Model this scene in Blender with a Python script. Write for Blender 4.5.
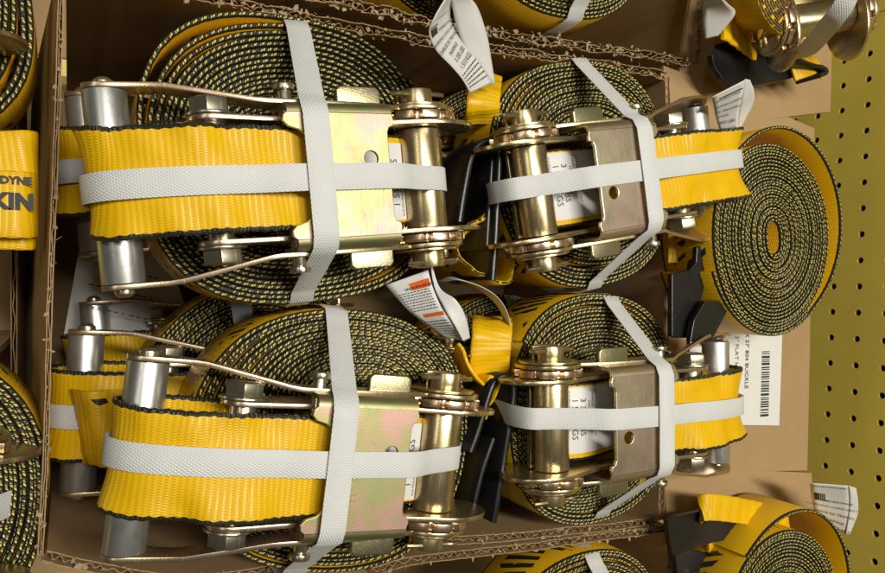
import bpy, bmesh, math, random
from mathutils import Vector, Matrix

S = 0.001                      # everything below is written in millimetres
PI = math.pi
random.seed(7)

for o in list(bpy.data.objects):
    bpy.data.objects.remove(o)
scene = bpy.context.scene
COL = scene.collection

# ------------------------------------------------------------------ camera
H = 537.0                      # camera height above the z = 0 datum (mm)
TILT = math.radians(28.5)      # away from straight down, towards the pegboard
FPX = 690.0
ST, CT = math.sin(TILT), math.cos(TILT)
cam_d = bpy.data.cameras.new('camera')
cam = bpy.data.objects.new('camera', cam_d)
COL.objects.link(cam)
cam_d.sensor_width = 36
cam_d.lens = FPX / 885 * 36
cam_d.clip_start = 0.01
cam_d.clip_end = 50
cam.matrix_world = Matrix(((0, -1, 0, 0), (CT, 0, -ST, 0), (ST, 0, CT, H * S), (0, 0, 0, 1)))
scene.camera = cam

# ------------------------------------------------------------------ light
world = bpy.data.worlds.new('World')
scene.world = world
world.use_nodes = True
bg = world.node_tree.nodes['Background']
bg.inputs[0].default_value = (1.0, 0.93, 0.80, 1)
bg.inputs[1].default_value = 0.014


def area(name, loc, target, sx, sy, power, col):
    d = bpy.data.lights.new(name, 'AREA')
    d.shape = 'RECTANGLE'
    d.size, d.size_y = sx, sy
    d.energy = power
    d.color = col
    o = bpy.data.objects.new(name, d)
    COL.objects.link(o)
    o.location = loc
    o.rotation_euler = (Vector(target) - Vector(loc)).to_track_quat('-Z', 'Y').to_euler()
    return o


# two rows of shop fluorescents over the aisle
area('ceiling_fluorescent', (-0.25, 0.35, 1.9), (0, 0.25, 0.1), 1.2, 0.15, 36, (1.0, 0.95, 0.84))
area('ceiling_fluorescent', (-0.5, -1.6, 2.3), (0, 0.25, 0.1), 1.6, 0.3, 7, (1.0, 0.94, 0.82))

scene.view_settings.view_transform = 'Standard'
scene.view_settings.look = 'None'
scene.view_settings.exposure = 0.0
scene.view_settings.gamma = 1.0
scene.view_settings.use_curve_mapping = False
scene.render.engine = 'CYCLES'
scene.cycles.use_denoising = True
scene.cycles.max_bounces = 8


# ------------------------------------------------------------------ helpers
def P(px, py, z):
    """photo pixel -> point on the horizontal plane at height z (mm)"""
    a, b = px - 442.5, py - 286.5
    v = Vector((b, ST * FPX + CT * a, -CT * FPX + ST * a))
    s = (H - z) / -v.z
    return Vector((v.x * s, v.y * s, z))


def tag(o, label=None, cat=None, group=None, kind=None):
    if label: o['label'] = label
    if cat: o['category'] = cat
    if group: o['group'] = group
    if kind: o['kind'] = kind
    return o


def empty(name, loc=(0, 0, 0), rot=(0, 0, 0), label=None, cat=None, group=None):
    o = bpy.data.objects.new(name, None)
    COL.objects.link(o)
    o.empty_display_size = 0.01
    o.location = Vector(loc) * S
    o.rotation_euler = rot
    return tag(o, label, cat, group)


class MB:
    def __init__(self):
        self.v, self.f, self.uv, self.uv2, self.mi = [], [], [], [], []

    def add(self, verts, faces, uvs=None, uvs2=None, mi=0):
        b = len(self.v)
        self.v += [tuple(x) for x in verts]
        for k, f in enumerate(faces):
            self.f.append([b + i for i in f])
            self.uv.append(uvs[k] if uvs else None)
            self.uv2.append(uvs2[k] if uvs2 else None)
            self.mi.append(mi)
        return self

    def box(self, x0, x1, y0, y1, z0, z1, mi=0):
        v = [(x, y, z) for z in (z0, z1) for y in (y0, y1) for x in (x0, x1)]
        return self.add(v, [(0, 2, 3, 1), (4, 5, 7, 6), (0, 1, 5, 4), (2, 6, 7, 3), (0, 4, 6, 2), (1, 3, 7, 5)], mi=mi)

    def prism(self, poly, axis, a0, a1, mi=0):
        """poly: 2D points; axis x: (y,z); y: (x,z); z: (x,y)"""
        def put(p, a):
            return {'x': (a, p[0], p[1]), 'y': (p[0], a, p[1]), 'z': (p[0], p[1], a)}[axis]
        n = len(poly)
        v = [put(p, a0) for p in poly] + [put(p, a1) for p in poly]
        f = [tuple(range(n))[::-1], tuple(range(n, 2 * n))] + [(i, (i + 1) % n, n + (i + 1) % n, n + i) for i in range(n)]
        return self.add(v, f, mi=mi)

    def cyl(self, p0, p1, r, n=20, r1=None, mi=0):
        p0, p1 = Vector(p0), Vector(p1)
        r1 = r if r1 is None else r1
        d = (p1 - p0).normalized()
        a = d.orthogonal().normalized()
        b = d.cross(a)
        v = []
        for p, rr in ((p0, r), (p1, r1)):
            for i in range(n):
                t = 2 * PI * i / n
                v.append(p + (a * math.cos(t) + b * math.sin(t)) * rr)
        f = [tuple(range(n))[::-1], tuple(range(n, 2 * n))] + [(i, (i + 1) % n, n + (i + 1) % n, n + i) for i in range(n)]
        return self.add(v, f, mi=mi)

    def tube(self, pts, r, n=8, closed=False, mi=0):
        pts = [Vector(p) for p in pts]
        m = len(pts)
        v = []
        up = None
        for i, p in enumerate(pts):
            d = (pts[(i + 1) % m] - pts[i - 1]) if closed else (pts[min(i + 1, m - 1)] - pts[max(i - 1, 0)])
            d.normalize()
            up = d.orthogonal().normalized() if up is None else (up - d * up.dot(d)).normalized()
            b = d.cross(up)
            for k in range(n):
                t = 2 * PI * k / n
                v.append(p + (up * math.cos(t) + b * math.sin(t)) * r)
        f = []
        for i in range(m if closed else m - 1):
            j = (i + 1) % m
            for k in range(n):
                f.append((i * n + k, i * n + (k + 1) % n, j * n + (k + 1) % n, j * n + k))
        if not closed:
            f += [tuple(range(n))[::-1], tuple(range((m - 1) * n, m * n))]
        return self.add(v, f, mi=mi)

    def mesh(self, name, mats, bevel=0, smooth=40, segs=2):
        me = bpy.data.meshes.new(name)
        me.from_pydata([(x * S, y * S, z * S) for x, y, z in self.v], [], self.f)
        if any(self.uv):
            for nm, data in (('UVMap', self.uv), ('UVEdge', self.uv2)):
                l = me.uv_layers.new(name=nm)
                flat = []
                for k, f in enumerate(self.f):
                    for q in (data[k] or [(0, 0)] * len(f)):
                        flat += [q[0], q[1]]
                l.data.foreach_set('uv', flat)
        for m in (mats if isinstance(mats, (list, tuple)) else [mats]):
            me.materials.append(m)
        me.polygons.foreach_set('material_index', self.mi)
        if bevel:
            bm = bmesh.new()
            bm.from_mesh(me)
            bmesh.ops.recalc_face_normals(bm, faces=bm.faces)
            ed = [e for e in bm.edges if len(e.link_faces) == 2 and e.calc_face_angle(0) > math.radians(35)]
            bmesh.ops.bevel(bm, geom=ed, offset=bevel * S, segments=segs, affect='EDGES', profile=0.6, clamp_overlap=True)
            bm.to_mesh(me)
            bm.free()
        if smooth:
            me.polygons.foreach_set('use_smooth', [True] * len(me.polygons))
            me.set_sharp_from_angle(angle=math.radians(smooth))
        return me


def obj(name, me, parent=None, loc=(0, 0, 0), rot=(0, 0, 0)):
    o = bpy.data.objects.new(name, me)
    COL.objects.link(o)
    o.location = Vector(loc) * S
    o.rotation_euler = rot
    o.parent = parent
    return o


def catmull(pts, step):
    pts = [Vector(p) for p in pts]
    out = []
    for i in range(len(pts) - 1):
        p1, p2 = pts[i], pts[i + 1]
        p0 = pts[i - 1] if i else p1 * 2 - p2
        p3 = pts[i + 2] if i + 2 < len(pts) else p2 * 2 - p1
        n = max(1, int((p2 - p1).length / step))
        for k in range(n):
            t = k / n
            out.append(0.5 * ((2 * p1) + (p2 - p0) * t + (2 * p0 - 5 * p1 + 4 * p2 - p3) * t * t + (3 * p1 - p0 - 3 * p2 + p3) * t ** 3))
    out.append(pts[-1])
    return out


def ribbon(mb, path, wdir, W, t, closed=False, nsub=1, off=None, u0=0.0, mi=0, scallop=0.0):
    """thick woven band along path; wdir: Vector or list of Vectors across it.
    UVMap = (millimetres along, millimetres across); UVEdge.x = position through the thickness"""
    m = len(path)
    h = W / 2
    c = min(0.9, t * 0.45)
    aa = [-h + c + (W - 2 * c) * k / nsub for k in range(nsub + 1)]
    cs = [(-h, -.25)] + [(a, -.5) for a in aa] + [(h, -.25), (h, .25)] + [(a, .5) for a in reversed(aa)] + [(-h, .25)]
    n = len(cs)
    v, us = [], []
    u = u0
    for i, p in enumerate(path):
        if i:
            u += (p - path[i - 1]).length
        us.append(u)
        d = (path[(i + 1) % m] - path[i - 1]) if closed else (path[min(i + 1, m - 1)] - path[max(i - 1, 0)])
        d.normalize()
        w = wdir[i] if isinstance(wdir, list) else wdir
        w = (w - d * w.dot(d)).normalized()
        nn = d.cross(w)
        for a, b in cs:
            o = off(u, a) if off else 0.0
            if scallop: a = a * (1 + scallop * (math.sin(u * 1.26) + .5 * math.sin(u * .37 + (2 if a > 0 else 0))))
            v.append(p + w * a + nn * (b * t + o))
    f, uv, uv2 = [], [], []
    for i in range(m if closed else m - 1):
        j = (i + 1) % m
        uj = us[j] if j else us[i] + (path[0] - path[-1]).length
        for k in range(n):
            l = (k + 1) % n
            f.append((i * n + k, i * n + l, j * n + l, j * n + k))
            uv.append([(us[i], cs[k][0]), (us[i], cs[l][0]), (uj, cs[l][0]), (uj, cs[k][0])])
            uv2.append([(cs[k][1], 0), (cs[l][1], 0), (cs[l][1], 0), (cs[k][1], 0)])
    if not closed:
        f += [tuple(range(n)), tuple(range((m - 1) * n, m * n))[::-1]]
        uv += [[(us[0], q[0]) for q in cs], [(us[-1], q[0]) for q in reversed(cs)]]
        uv2 += [[(q[1], 0) for q in cs], [(q[1], 0) for q in reversed(cs)]]
    mb.add(v, f, uv, uv2, mi)
    return us


def plate(outer, holes, t, mats, bevel=0.4, name='plate', xf=None):
    """flat plate (2D outline with holes) of thickness t, lying in z 0..t"""
    bm = bmesh.new()
    for loop in [outer] + list(holes):
        vs = [bm.verts.new((p[0] * S, p[1] * S, 0)) for p in loop]
        for i in range(len(vs)):
            bm.edges.new((vs[i], vs[(i + 1) % len(vs)]))
    bmesh.ops.triangle_fill(bm, use_beauty=True, use_dissolve=False, edges=bm.edges[:])
    bmesh.ops.dissolve_limit(bm, angle_limit=0.01, verts=bm.verts[:], edges=[e for e in bm.edges if len(e.link_faces) == 2])
    r = bmesh.ops.extrude_face_region(bm, geom=bm.faces[:])
    vv = [g for g in r['geom'] if isinstance(g, bmesh.types.BMVert)]
    bmesh.ops.translate(bm, vec=(0, 0, t * S), verts=vv)
    bmesh.ops.recalc_face_normals(bm, faces=bm.faces)
    if bevel:
        ed = [e for e in bm.edges if len(e.link_faces) == 2 and e.calc_face_angle(0) > math.radians(50)]
        bmesh.ops.bevel(bm, geom=ed, offset=bevel * S, segments=2, affect='EDGES', profile=0.6, clamp_overlap=True)
    if xf is not None:
        bmesh.ops.transform(bm, matrix=xf, verts=bm.verts)
    me = bpy.data.meshes.new(name)
    bm.to_mesh(me)
    bm.free()
    for m in (mats if isinstance(mats, (list, tuple)) else [mats]):
        me.materials.append(m)
    return me


def arc(cy, cz, r, a0, a1, n, rz=None):
    rz = r if rz is None else rz
    return [(cy + r * math.cos(math.radians(a0 + (a1 - a0) * k / n)), cz + rz * math.sin(math.radians(a0 + (a1 - a0) * k / n))) for k in range(n + 1)]


_txt = {}


def text2d(s, size, bold=0.0):
    """lettering as flat 2D triangles in mm, origin at lower left"""
    key = (s, size, bold)
    if key not in _txt:
        c = bpy.data.curves.new('lettering', 'FONT')
        c.body = s
        c.size = size * S
        c.offset = bold * S
        c.resolution_u = 2
        o = bpy.data.objects.new('lettering', c)
        COL.objects.link(o)
        dg = bpy.context.evaluated_depsgraph_get()
        ev = o.evaluated_get(dg)
        me = ev.to_mesh()
        v = [(q.co.x / S, q.co.y / S) for q in me.vertices]
        f = [tuple(p.vertices) for p in me.polygons]
        ev.to_mesh_clear()
        bpy.data.objects.remove(o)
        bpy.data.curves.remove(c)
        w = max([q[0] for q in v] or [0])
        _txt[key] = (v, f, w)
    return _txt[key]


# ------------------------------------------------------------------ materials
def newmat(name):
    m = bpy.data.materials.new(name)
    m.use_nodes = True
    nt = m.node_tree
    b = nt.nodes['Principled BSDF']
    return m, nt, b


class NT:
    """tiny node-writing helper"""
    def __init__(self, nt): self.nt = nt
    def n(self, t, **kw):
        x = self.nt.nodes.new(t)
        for k, v in kw.items(): setattr(x, k, v)
        return x
    def link(self, a, b): self.nt.links.new(a, b)
    def put(self, sock, val):
        if isinstance(val, (int, float)): sock.default_value = val
        elif isinstance(val, tuple): sock.default_value = val if len(val) == len(sock.default_value) else val + (1,)
        else: self.link(val, sock)
    def math(self, op, a, b=0.0, c=0.0):
        x = self.n('ShaderNodeMath', operation=op)
        for i, q in enumerate((a, b, c)): self.put(x.inputs[i], q)
        return x.outputs[0]
    def mix(self, f, a, b):
        x = self.n('ShaderNodeMix', data_type='RGBA')
        self.put(x.inputs[0], f); self.put(x.inputs[6], a); self.put(x.inputs[7], b)
        return x.outputs[2]
    def noise(self, scale, detail=2.0, vec=None, rough=0.5):
        x = self.n('ShaderNodeTexNoise')
        x.inputs['Scale'].default_value = scale
        x.inputs['Detail'].default_value = detail
        x.inputs['Roughness'].default_value = rough
        if vec is not None: self.link(vec, x.inputs['Vector'])
        return x.outputs['Fac']
    def ramp(self, fac, stops):
        x = self.n('ShaderNodeValToRGB')
        while len(x.color_ramp.elements) < len(stops): x.color_ramp.elements.new(0.5)
        for e, (p, c) in zip(x.color_ramp.elements, stops):
            e.position = p; e.color = c + (1,) if len(c) == 3 else c
        self.link(fac, x.inputs[0])
        return x.outputs[0]
    def obj(self): return self.n('ShaderNodeTexCoord').outputs['Object']
    def uv(self, name):
        u = self.n('ShaderNodeUVMap', uv_map=name)
        s = self.n('ShaderNodeSeparateXYZ')
        self.link(u.outputs[0], s.inputs[0])
        return s.outputs[0], s.outputs[1], u.outputs[0]
    def bump(self, h, strength, dist, prev=None):
        x = self.n('ShaderNodeBump')
        x.inputs['Strength'].default_value = strength
        x.inputs['Distance'].default_value = dist
        self.link(h, x.inputs['Height'])
        if prev is not None: self.link(prev, x.inputs['Normal'])
        return x.outputs[0]


def make_webbing(name, col, printed=False):
    m, nt, b = newmat(name)
    N = NT(nt)
    u, a, uvv = N.uv('UVMap')
    e, _, _ = N.uv('UVEdge')
    aab = N.math('ABSOLUTE', a)
    jit = N.noise(0.35, 2, uvv)
    edge = N.math('GREATER_THAN', N.math('ADD', aab, N.math('MULTIPLY', N.math('SUBTRACT', jit, 0.5), 1.2)), 22.9)
    # ribs across the band + weft dashes
    ribs = N.math('SINE', N.math('MULTIPLY', u, 2 * PI / 2.9))
    row = N.math('FLOOR', N.math('DIVIDE', u, 2.9))
    dash = N.math('SINE', N.math('ADD', N.math('MULTIPLY', a, 2 * PI / 1.25), N.math('MULTIPLY', row, PI)))
    wv = N.math('ADD', N.math('MULTIPLY', ribs, 0.38), N.math('MULTIPLY', N.math('MULTIPLY', dash, N.math('ADD', 0.55, N.math('MULTIPLY', ribs, 0.45))), 0.75))
    # flecks in the dark selvage: pairs of bright threads
    ph = N.math('ADD', N.math('MULTIPLY', N.math('SUBTRACT', N.noise(0.05, 1, uvv), 0.5), 2.5), N.math('MULTIPLY', e, 0.35))
    ue = N.math('ADD', N.math('DIVIDE', u, 4.0), ph)
    fr = N.math('FRACT', ue)
    f1 = N.math('LESS_THAN', N.math('ABSOLUTE', N.math('SUBTRACT', fr, 0.25)), 0.125)
    f2 = N.math('LESS_THAN', N.math('ABSOLUTE', N.math('SUBTRACT', fr, 0.55)), 0.07)
    fl = N.math('MAXIMUM', f1, f2)
    mid = N.math('LESS_THAN', N.math('ABSOLUTE', N.math('ADD', e, N.math('MULTIPLY', N.math('SUBTRACT', fr, 0.4), 0.35))), 0.19)
    fl = N.math('MULTIPLY', fl, mid)
    tip = N.math('GREATER_THAN', aab, 24.3)
    strong = N.math('MULTIPLY', fl, tip)
    keep = N.math('GREATER_THAN', N.noise(0.9, 1, uvv), 0.40)
    strong = N.math('MULTIPLY', strong, keep)
    var = N.noise(0.05, 3, uvv)
    c1 = tuple(x * 0.80 for x in col)
    yel = N.mix(var, c1, col)
    dk = N.math('MULTIPLY', N.math('SUBTRACT', 1.0, wv), 0.12)
    yel = N.mix(dk, yel, tuple(x * 0.45 for x in col))
    if printed:
        pu = N.math('MULTIPLY', u, 1 / 9.0)
        blk = N.n('ShaderNodeTexVoronoi', feature='F1')
        blk.inputs['Scale'].default_value = 0.085
        blk.inputs['Randomness'].default_value = 0.8
        N.link(uvv, blk.inputs['Vector'])
        cc = N.n('ShaderNodeSeparateColor'); N.link(blk.outputs['Color'], cc.inputs[0])
        st = N.math('LESS_THAN', N.math('FRACT', N.math('ADD', pu, N.math('MULTIPLY', a, 0.06))), 0.55)
        pr = N.math('MULTIPLY', N.math('GREATER_THAN', cc.outputs[0], 0.55), st)
        pr = N.math('MULTIPLY', pr, N.math('LESS_THAN', aab, 17.0))
        pr = N.math('MULTIPLY', pr, N.math('GREATER_THAN', N.noise(0.012, 1, uvv), 0.5))
        yel = N.mix(pr, yel, (0.02, 0.017, 0.012))
    blackc = N.mix(N.noise(1.2, 2, uvv), (0.008, 0.008, 0.005), (0.034, 0.032, 0.018))
    ed = N.mix(strong, blackc, (0.72, 0.58, 0.13))
    N.link(N.mix(edge, yel, ed), b.inputs['Base Color'])
    N.put(b.inputs['Roughness'], N.math('ADD', 0.34, N.math('MULTIPLY', edge, 0.15)))
    b.inputs['Specular IOR Level'].default_value = 0.42
    b.inputs['Sheen Weight'].default_value = 0.0
    eh = N.math('ADD', N.math('SINE', N.math('MULTIPLY', ue, 4 * PI)), N.math('MULTIPLY', N.noise(1.5, 2, uvv), 0.8))
    hgt = N.n('ShaderNodeMix', data_type='FLOAT')
    N.put(hgt.inputs[0], edge); N.put(hgt.inputs[2], wv); N.put(hgt.inputs[3], eh)
    N.link(N.bump(hgt.outputs[0], 0.6, 0.0003), b.inputs['Normal'])
    return m


YEL = (0.92, 0.545, 0.005)
M = {}
M['web'] = make_webbing('yellow_webbing', YEL)
M['webp'] = make_webbing('yellow_webbing_printed', (0.80, 0.47, 0.010), True)


def zinc(name, stops, rough, bumpy=0.15, scale=18):
    m, nt, b = newmat(name)
    N = NT(nt)
    oc = N.obj()
    tint = N.ramp(N.noise(scale, 3, oc, 0.55), stops)
    gr = N.noise(900, 2, oc)
    sm = N.n('ShaderNodeMapping'); sm.inputs['Scale'].default_value = (40, 900, 900); sm.inputs['Rotation'].default_value = (0.3, 0.5, 0.9)
    N.link(oc, sm.inputs[0])
    scr = N.math('GREATER_THAN', N.noise(1.0, 2, sm.outputs[0]), 0.66)
    smear = N.noise(45, 4, oc, 0.65)
    cc = N.mix(N.math('MULTIPLY', gr, 0.22), tint, (0.35, 0.28, 0.16))
    N.link(N.mix(N.math('MULTIPLY', N.math('GREATER_THAN', smear, 0.62), 0.12), cc, (0.20, 0.15, 0.08)), b.inputs['Base Color'])
    b.inputs['Metallic'].default_value = 0.92
    N.put(b.inputs['Roughness'], N.math('ADD', N.math('ADD', rough - 0.04, N.math('MULTIPLY', smear, 0.22)), N.math('MULTIPLY', scr, 0.07)))
    N.link(N.bump(N.noise(1600, 2, oc), bumpy, 0.0002), b.inputs['Normal'])
    return m


M['zinc'] = zinc('yellow_zinc', [(0.30, (0.56, 0.45, 0.23)), (0.5, (0.70, 0.57, 0.33)), (0.62, (0.66, 0.48, 0.36)), (0.75, (0.57, 0.55, 0.30))], 0.2)
M['cover'] = zinc('yellow_zinc_plate', [(0.34, (0.31, 0.38, 0.17)), (0.45, (0.42, 0.36, 0.19)), (0.54, (0.56, 0.33, 0.30)), (0.66, (0.33, 0.38, 0.18))], 0.42, 0.3, 26)
M['cover_dark'] = zinc('yellow_zinc_plate_olive', [(0.30, (0.58, 0.57, 0.35)), (0.5, (0.64, 0.55, 0.38)), (0.62, (0.66, 0.49, 0.40)), (0.76, (0.52, 0.57, 0.35))], 0.28, 0.3, 22)
M['gear'] = zinc('pink_zinc', [(0.3, (0.70, 0.52, 0.30)), (0.5, (0.78, 0.55, 0.42)), (0.7, (0.70, 0.58, 0.30)), (0.8, (0.6, 0.5, 0.3))], 0.18)
M['steel'] = zinc('grey_zinc', [(0.3, (0.44, 0.41, 0.31)), (0.5, (0.54, 0.49, 0.37)), (0.7, (0.42, 0.39, 0.28)), (0.8, (0.48, 0.42, 0.3))], 0.22)
M['lug'] = zinc('olive_zinc', [(0.3, (0.32, 0.30, 0.17)), (0.5, (0.40, 0.36, 0.22)), (0.7, (0.31, 0.29, 0.18)), (0.8, (0.36, 0.32, 0.2))], 0.26, 0.5)


def simple(name, col, rough=0.5, metal=0.0, nscale=40, var=0.15, bump=0.0, bscale=600, spec=0.5):
    m, nt, b = newmat(name)
    N = NT(nt)
    oc = N.obj()
    N.link(N.mix(N.noise(nscale, 4, oc, 0.6), tuple(x * (1 - var) for x in col), tuple(min(1, x * (1 + var)) for x in col)), b.inputs['Base Color'])
    N.put(b.inputs['Roughness'], N.math('ADD', rough - 0.06, N.math('MULTIPLY', N.noise(nscale * 3, 3, oc), 0.14)))
    b.inputs['Metallic'].default_value = metal
    b.inputs['Specular IOR Level'].default_value = spec
    if bump:
        N.link(N.bump(N.noise(bscale, 3, oc), bump, 0.0004), b.inputs['Normal'])
    return m


M['alu'] = simple('aluminium_tube', (0.62, 0.62, 0.61), 0.34, 0.9, 60, 0.08, 0.08, 900)
M['black'] = simple('black_paint', (0.008, 0.008, 0.009), 0.32, 0.0, 50, 0.4, 0.25, 350)
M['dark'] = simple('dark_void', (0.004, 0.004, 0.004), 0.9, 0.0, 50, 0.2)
M['ink'] = simple('black_print', (0.02, 0.02, 0.022), 0.6, 0.0, 200, 0.3)
M['ink_orange'] = simple('orange_print', (0.78, 0.13, 0.015), 0.5, 0.0, 200, 0.12)
M['paper'] = simple('white_label_cloth', (0.70, 0.70, 0.69), 0.48, 0.0, 60, 0.05, 0.1, 900)
M['fluff'] = simple('torn_paper', (0.36, 0.27, 0.16), 0.9, 0.0, 120, 0.35)
M['paint'] = simple('yellow_enamel', (0.74, 0.62, 0.115), 0.42, 0.0, 16, 0.14, 0.2, 90)


def make_cardboard(name, col):
    m, nt, b = newmat(name)
    N = NT(nt)
    oc = N.obj()
    mp = N.n('ShaderNodeMapping'); mp.inputs['Scale'].default_value = (1, 6, 6)
    N.link(oc, mp.inputs[0])
    big = N.noise(14, 4, oc, 0.6)
    fib = N.noise(260, 3, mp.outputs[0], 0.7)
    c = N.mix(big, tuple(x * 0.78 for x in col), tuple(x * 1.12 for x in col))
    c = N.mix(N.math('MULTIPLY', fib, 0.35), c, tuple(x * 0.6 for x in col))
    N.link(c, b.inputs['Base Color'])
    b.inputs['Roughness'].default_value = 0.82
    b.inputs['Specular IOR Level'].default_value = 0.2
    sx = N.n('ShaderNodeSeparateXYZ'); N.link(oc, sx.inputs[0])
    fl = N.math('SINE', N.math('MULTIPLY', N.math('ADD', sx.outputs[0], N.math('MULTIPLY', sx.outputs[1], 0.06)), 2 * PI / 0.0072))
    N.link(N.bump(N.math('ADD', N.math('ADD', fib, N.math('MULTIPLY', fl, 0.35)), N.math('MULTIPLY', big, 3.0)), 0.30, 0.0006), b.inputs['Normal'])
    return m


M['card'] = make_cardboard('kraft_cardboard', (0.41, 0.275, 0.14))


def make_band():
    m, nt, b = newmat('white_strapping')
    N = NT(nt)
    u, a, uvv = N.uv('UVMap')
    k = 2 * PI / 2.5
    w1 = N.math('SINE', N.math('MULTIPLY', N.math('ADD', u, N.math('MULTIPLY', a, 1.7)), k))
    w2 = N.math('SINE', N.math('MULTIPLY', N.math('SUBTRACT', u, N.math('MULTIPLY', a, 1.7)), k))
    wv = N.math('MAXIMUM', w1, w2)
    c = N.mix(N.noise(0.12, 3, uvv), (0.64, 0.66, 0.66), (0.73, 0.74, 0.73))
    c = N.mix(N.math('MULTIPLY', N.math('ADD', wv, 1.0), 0.10), c, (0.48, 0.50, 0.50))
    N.link(c, b.inputs['Base Color'])
    b.inputs['Roughness'].default_value = 0.42
    b.inputs['Subsurface Weight'].default_value = 0.0
    N.link(N.bump(wv, 0.55, 0.00025), b.inputs['Normal'])
    return m


M['band'] = make_band()

# ------------------------------------------------------------------ webbing coils
def coil_mesh(name, R, pitch, seed, rin=9, ell=(1.0, 1.0), inner=(0, 0), fold=0.0, folda=0.0, gaps=(), z1=50.0, mat=None, square=0.0, loose=0.0):
    """one continuous spiral of 50 mm webbing standing on its edge"""
    rnd = random.Random(seed)
    turns = (R - rin) / pitch
    n = int(turns * 60)
    p2, p3 = rnd.uniform(0, 6.3), rnd.uniform(0, 6.3)
    zo = [rnd.uniform(-0.9, 0.9) for _ in range(int(turns) + 3)]
    pj = [rnd.uniform(-0.32, 0.32) for _ in range(int(turns) + 3)]
    path = []
    for i in range(n + 1):
        th = 2 * PI * i / 60
        k = i / 60
        s = k / turns
        ki = int(k)
        fr = k - ki
        r = rin + pitch * (k + (pj[ki] * (1 - fr) + pj[ki + 1] * fr))
        r *= 1 + 0.018 * math.cos(2 * th + p2) + 0.012 * math.cos(3 * th + p3) + square * math.cos(4 * th)
        for (k0, ang, pw, g) in gaps:
            c = math.cos(th - ang)
            if c > 0:
                ramp = min(1.0, max(0.0, (k - k0) * 1.5 + 0.5))
                r += g * ramp * c ** pw
        x = r * math.cos(th) * (ell[0] * s + (1 - s))
        y = r * math.sin(th) * (ell[1] * s + (1 - s))
        # inner turns are stretched along one direction (the strap was folded before rolling)
        q = fold * (1 - s) ** 1.5
        cx, sx = math.cos(folda), math.sin(folda)
        d = q * math.tanh(2.2 * (math.cos(th) * cx + math.sin(th) * sx))
        x += d * cx + inner[0] * (1 - s)
        y += d * sx + inner[1] * (1 - s)
        path.append(Vector((x, y, z1 / 2 + zo[ki] * (1 - fr) + zo[ki + 1] * fr)))
    mb = MB()
    ribbon(mb, path, Vector((0, 0, 1)), z1, min(2.95, pitch * 1.06))
    return mb.mesh(name, mat or M['webp'], smooth=50), path


# ------------------------------------------------------------------ ratchet parts (built once, shared)
# local frame: x across the strap, -y towards the grip, z up; spool axis at y=0 z=70; coil occupies z 0..50
MESH = {}


def once(key, fn):
    if key not in MESH:
        MESH[key] = fn()
    return MESH[key]


def m_side_plate():
    poly = arc(-114, 81, 11, 90, 270, 8) + [(-82, 58), (-34, 51)] + arc(5, 70, 29, -125, 120, 22, 22) + [(-30, 84), (-80, 88)]
    return MB().prism(poly, 'x', -1.25, 1.25).mesh('side_plate', M['zinc'], 0.45)


def m_base():
    return MB().box(-27.4, 27.4, -80, -14, 51.5, 53.7).mesh('base_plate', M['zinc'], 0.5)


def m_lever(lean=0.0):
    mb = MB()
    prof = []
    for y, x, zc, h in ((-8, 0, 71, 20), (-30, 0, 78, 18), (-60, 0, 82, 16), (-88, 0, 83, 15), (-94, .6, 82, 14.5), (-132, 8.2, 72, 14), (-138, 8.6, 70, 14.5),
                        (-147, 8.6, 67.5, 17), (-154, 8.6, 66, 18), (-160, 8.6, 66, 17.5), (-164, 8.6, 66, 14), (-166.5, 8.6, 66, 8)):
        prof.append((x, y, zc, h))
    v = []
    for x, y, zc, h in prof:
        for sx, sz in ((-1.2, -.5), (1.2, -.5), (1.2, .5), (-1.2, .5)):
            v.append((x + sx + sz * h * lean * min(1, max(0, (-88 - y) / 12)), y, zc + sz * h))
    f = [(0, 1, 2, 3), tuple(range(len(v) - 4, len(v)))[::-1]]
    for i in range(len(prof) - 1):
        for k in range(4):
            l = (k + 1) % 4
            f.append((i * 4 + k, (i + 1) * 4 + k, (i + 1) * 4 + l, i * 4 + l))
    mb.add(v, f)
    mb.prism(arc(0, 70, 21, 0, 360, 30)[:-1], 'x', -1.15, 1.15)
    return mb.mesh('lever_arm', M['zinc'], 0.4)


def m_gear():
    poly = []
    nt = 9
    for k in range(nt):
        a = 360 / nt * k
        poly += arc(0, 70, 22, a, a + 27, 4) + arc(0, 70, 18.4, a + 30, a + 36, 2)
    return MB().prism(poly, 'x', -2.2, 2.2).mesh('ratchet_gear', M['gear'], 0.4)


def m_washer():
    return MB().cyl((-.7, 0, 70), (.7, 0, 70), 18.5, 32).mesh('washer', M['zinc'], 0.3)


def m_axle_end():
    mb = MB()
    mb.prism(arc(0, 71.6, 9.3, 4, 176, 14), 'x', -4.6, 4.6)
    mb.prism(arc(0, 68.4, 9.3, 184, 356, 14), 'x', -4.6, 4.6)
    return mb.mesh('axle_end', M['zinc'], 0.7)


def m_cotter():
    pts = [(0, -15, 76), (0, -10, 77), (0, 0, 77.2), (0, 10, 77), (0, 13, 77.5), (0, 16, 76), (.8, 15, 73.5), (.8, 11, 73.6), (.8, 0, 74), (.8, -12, 74)]
    return MB().tube(catmull(pts, 1.2), 1.35, 8).mesh('cotter_pin', M['zinc'], 0)


def m_spool():
    mb = MB()
    mb.prism(arc(0, 71.4, 12.2, 3, 177, 20), 'x', -27, 27)
    mb.prism(arc(0, 68.6, 12.2, 183, 357, 20), 'x', -27, 27)
    return mb.mesh('spool', M['zinc'], 0.5)


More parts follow.
